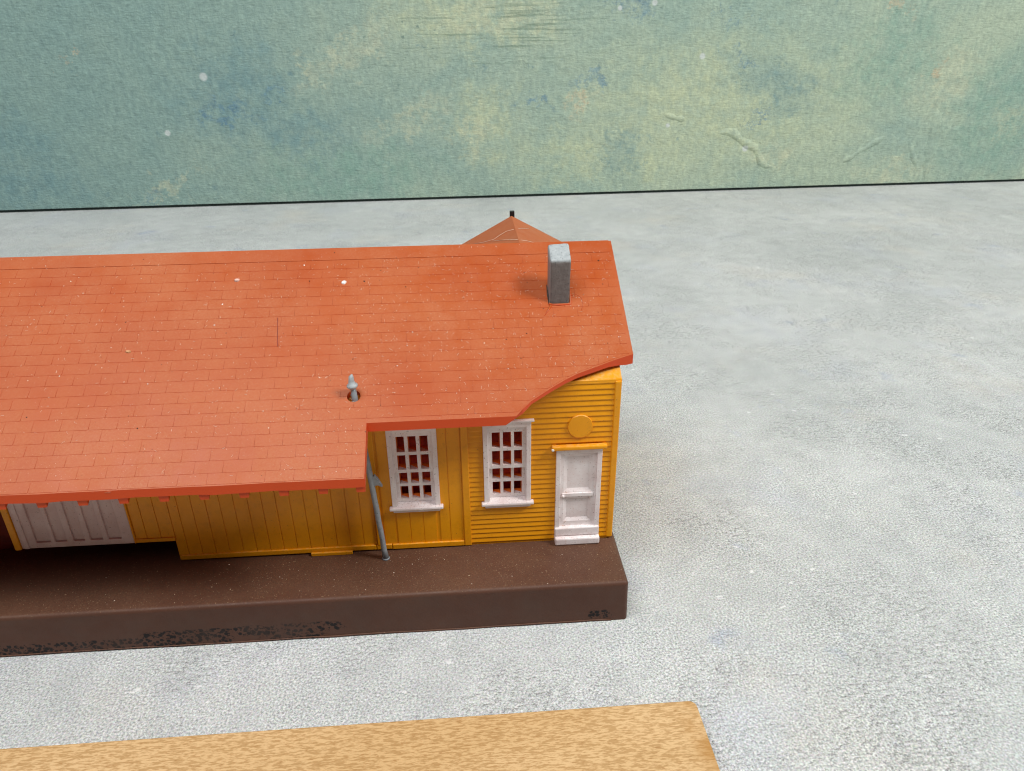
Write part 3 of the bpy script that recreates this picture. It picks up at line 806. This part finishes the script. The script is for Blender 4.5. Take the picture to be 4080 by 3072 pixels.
V, Fc = panel_leaf(); pyd('door_leaf', V, Fc, door, WHITE, O)
for (z0, z1) in ((18.35, 25.9), (27.55, 38.75)):
    a, b = lx0+.55, lx1-.6; i1 = .95; dp = .5
    V = [(a, yd, z0), (b, yd, z0), (b, yd, z1), (a, yd, z1), (a+i1, yd+dp, z0+.9), (b-i1, yd+dp, z0+.9), (b-i1, yd+dp, z1-.75), (a+i1, yd+dp, z1-.75)]
    pyd('panel', V, [(4, 5, 6, 7), (0, 1, 5, 4), (1, 2, 6, 5), (2, 3, 7, 6), (3, 0, 4, 7)], door, WHITE, O)
box('lock_rail', lx0+.1, lx1-.2, yd-.35, yd+.2, 26.15, 27.35, door, WHITE, .2)
box('jamb', dx0+1.15, dx0+1.62, YW-.2, yd+.6, 16.9, 39.45, door, WHITE); box('jamb', dx1-1.66, dx1-1.2, YW-.2, yd+.6, 16.9, 39.45, door, WHITE)
bm = bmesh.new(); bmesh.ops.create_icosphere(bm, subdivisions=2, radius=.42)
bmesh.ops.translate(bm, vec=Vector((lx0+.42, yd-.5, 26.6))-Vector(O), verts=bm.verts); bmesh.ops.scale(bm, vec=(S, S, S), verts=bm.verts)
me = bpy.data.meshes.new('door_knob'); bm.to_mesh(me); bm.free()
for p_ in me.polygons: p_.use_smooth = True
new('door_knob', me, door, WHITE)
box('head_cap', dx0-1.2, dx1+1.0, yc-.75, YW+.1, 40.75, 41.85, door, YEL, .3)
box('paint_blob', dx0-1.3, dx0-.62, yc-.9, yc-.2, 40.75, 41.45, door, CHALK, .22)
box('step', dx0-.05, dx1+.05, YW-1.25, YS+.2, 14.35, 16.9, door, WHITE, .3, wob=.05)
box('step', dx0-.05, dx1+.15, YW-2.3, YS+.2, 12.02, 14.25, door, WHITE, .4, wob=.06)

# ---- freight door under the deep eave
fd = slab_with_holes('freight_door', -150.3, -123.0, 18.6, 44, YW-.35, YW+.35,
    [(a, b, 20.25, 42.5) for a, b in ((-146.5, -143.0), (-141.9, -139.1), (-137.5, -134.8), (-133.4, -130.4), (-129.1, -125.9))], st, FDOOR)
bmd = fd.modifiers.new('soft_edges', 'BEVEL'); bmd.width = .2*S; bmd.segments = 2; bmd.limit_method = 'ANGLE'
for a, b in ((-146.5, -143.0), (-141.9, -139.1), (-137.5, -134.8), (-133.4, -130.4), (-129.1, -125.9)):
    box('panel', a-.1, b+.1, YW+.22, YW+.40, 20.1, 42.6, fd, FDOOR)
box('door_stile', -149.6, -148.4, YW-.65, YW-.3, 18.7, 43.5, fd, FDOOR, .15)
box('door_jamb', -151.9, -150.35, YW-.75, YS+.1, 18.5, 50, wall, YEL, .2)
box('door_jamb', -122.95, -122.6, YW-.5, YS+.1, 18.6, 46, wall, YEL, .1)

# ================================================================== flecks, fibres and dust
def fleck(name, x, s, r, mat, label, seed, hgt=.25, parent=None):
    random.seed(seed)
    n = 9; c = Vector(rp(x, s, .02)); ax = Vector((1, 0, 0)); ay = Vector((0, cs, sn))
    V = [c+(ax*math.cos(2*math.pi*i/n)*r[0]+ay*math.sin(2*math.pi*i/n)*r[1])*random.uniform(.8, 1.15)-nrm*.05 for i in range(n)]
    V += [c+(p-c)*.72+nrm*(hgt*random.uniform(.8, 1.1)+.05) for p in V]
    o = pyd(name, V, [tuple(range(n, 2*n)), tuple(range(n-1, -1, -1))]+[(i, (i+1) % n, n+(i+1) % n, n+i) for i in range(n)], None, mat, tuple(c))
    o.location = c*S
    tag(o, label, 'fleck', 'flecks on the roof'); return o
fleck('paint_fleck', -67.74, 11.71, (.72, .62), CHALK, 'round white paint fleck high on the orange roof', 1, .2)
fleck('paint_fleck', -94.4, 9.9, (.62, .55), PINK, 'pinkish ragged fleck near the roof ridge, left of the white dot', 2, .25)
fleck('bark_chip', -116.6, 30.9, (.75, .4), TAN, 'small tan chip lying on the left half of the roof', 3, .22)
def fibre(pts, r, label):
    c = Vector(pts[0]); o = tube('fibre', pts, r, None, LINT, 5, org=tuple(c)); o.location = c*S
    tag(o, label, 'fibre', 'hairs on the bay roof'); return o
def lift(pl): return [(x, y, z+.09) for x, y, z in pl]
fibre(lift([(-33.9, 74.4, 76.7), (-31.5, 71.0, 78.0), (-28.5, 68.2, 79.6), (-26.6, 68.8, 80.7), (-24.8, 68.7, 81.7), (-23.0, 67.0, 82.6), (-21.0, 69.9, 82.1), (-17.9, 75.8, 80.4)]), .06, 'pale hair arching upward across the small rear roof peak')
fibre(lift([(-29.2, 67.4, 79.3), (-26.9, 63.9, 80.5), (-24.7, 60.1, 81.7), (-22.7, 55.9, 82.8), (-20.1, 58.8, 81.6), (-17.4, 61.7, 80.1)]), .06, 'pale hair lying low across the foot of the rear roof peak')
# dust
random.seed(21)
DV, DF, DM = [], [], []
def add_fib(c, nv, ln, r, m):
    t = Vector([random.gauss(0, 1) for _ in range(3)]); t = (t-nv*t.dot(nv)).normalized()
    b = nv.cross(t); k0 = len(DV); bend = random.uniform(-.35, .35)*ln
    for i in range(3):
        u = i/2-.5; p = c+t*ln*u+b*bend*(1-4*u*u)*.6+nv*(r*.7)
        for q in ((b*r), (nv*r*1.3), (-b*r)): DV.append(p+q)
    for i in range(2):
        for j in range(2): DF.append((k0+3*i+j, k0+3*i+j+1, k0+3*i+j+4, k0+3*i+j+3)); DM.append(m)
def add_speck(c, nv, r, m):
    t = nv.cross(Vector((.3, .5, .8))).normalized(); b = nv.cross(t); k0 = len(DV)
    for i in range(5):
        a = 2*math.pi*i/5+random.random(); DV.append(c+(t*math.cos(a)+b*math.sin(a))*r*random.uniform(.7, 1.2))
    DV.append(c+nv*r*.9)
    for i in range(5): DF.append((k0+i, k0+(i+1) % 5, k0+5)); DM.append(m)
def roof_ok(x, s):
    if s > 66 or x > 1: return False
    if s > E2S-.3 and x > XN: return False
    return s < curve_s(x)-.3 if x > -27.1 else True
nr = 0
while nr < 1500:
    x, s = random.uniform(-155, 1), random.uniform(.5, 66)
    if random.random() > .25+.75*math.exp(-((x+30)/45)**2): continue
    if random.random() < max(0, (s-48)/26): continue
    if not roof_ok(x, s): continue
    nr += 1
    frac = ((s-ROW0) % ROW)/ROW
    c = Vector(rp(x, s, -.08*(1-frac)+.0))
    u = random.random()
    if u < .55: add_fib(c, nrm, random.uniform(.25, .8), random.uniform(.018, .032), 0)
    elif u < .93: add_speck(c, nrm, abs(random.gauss(0, .05))+.05, 0)
    else: add_speck(c, nrm, abs(random.gauss(0, .06))+.06, 1)
for _ in range(26):
    x, s = random.uniform(-120, 0), random.uniform(1, 60)
    if roof_ok(x, s): add_speck(Vector(rp(x, s, -.02)), nrm, random.uniform(.13, .24), random.choice((2, 2, 2, 1)))
UPV = Vector((0, 0, 1))
for _ in range(800):
    x, y = random.uniform(-150, -.8), random.uniform(.9, 15.5)
    if random.random() > .3+.7*(x+150)/150: continue
    c = Vector((x, y, 12.0))
    if random.random() < .6: add_fib(c, UPV, random.uniform(.12, .42), random.uniform(.014, .024), 3)
    else: add_speck(c, UPV, abs(random.gauss(0, .05))+.05, random.choice((3, 3, 3, 0, 1)))
dust = pyd('dust', DV, DF, None, [LINT, GRIT, CHALK, FLUFF], O, midx=DM)
dust.location = Vector(O)*S
tag(dust, 'fine pale dust, lint and grit over roof and base of the station', 'dust', kind='stuff')
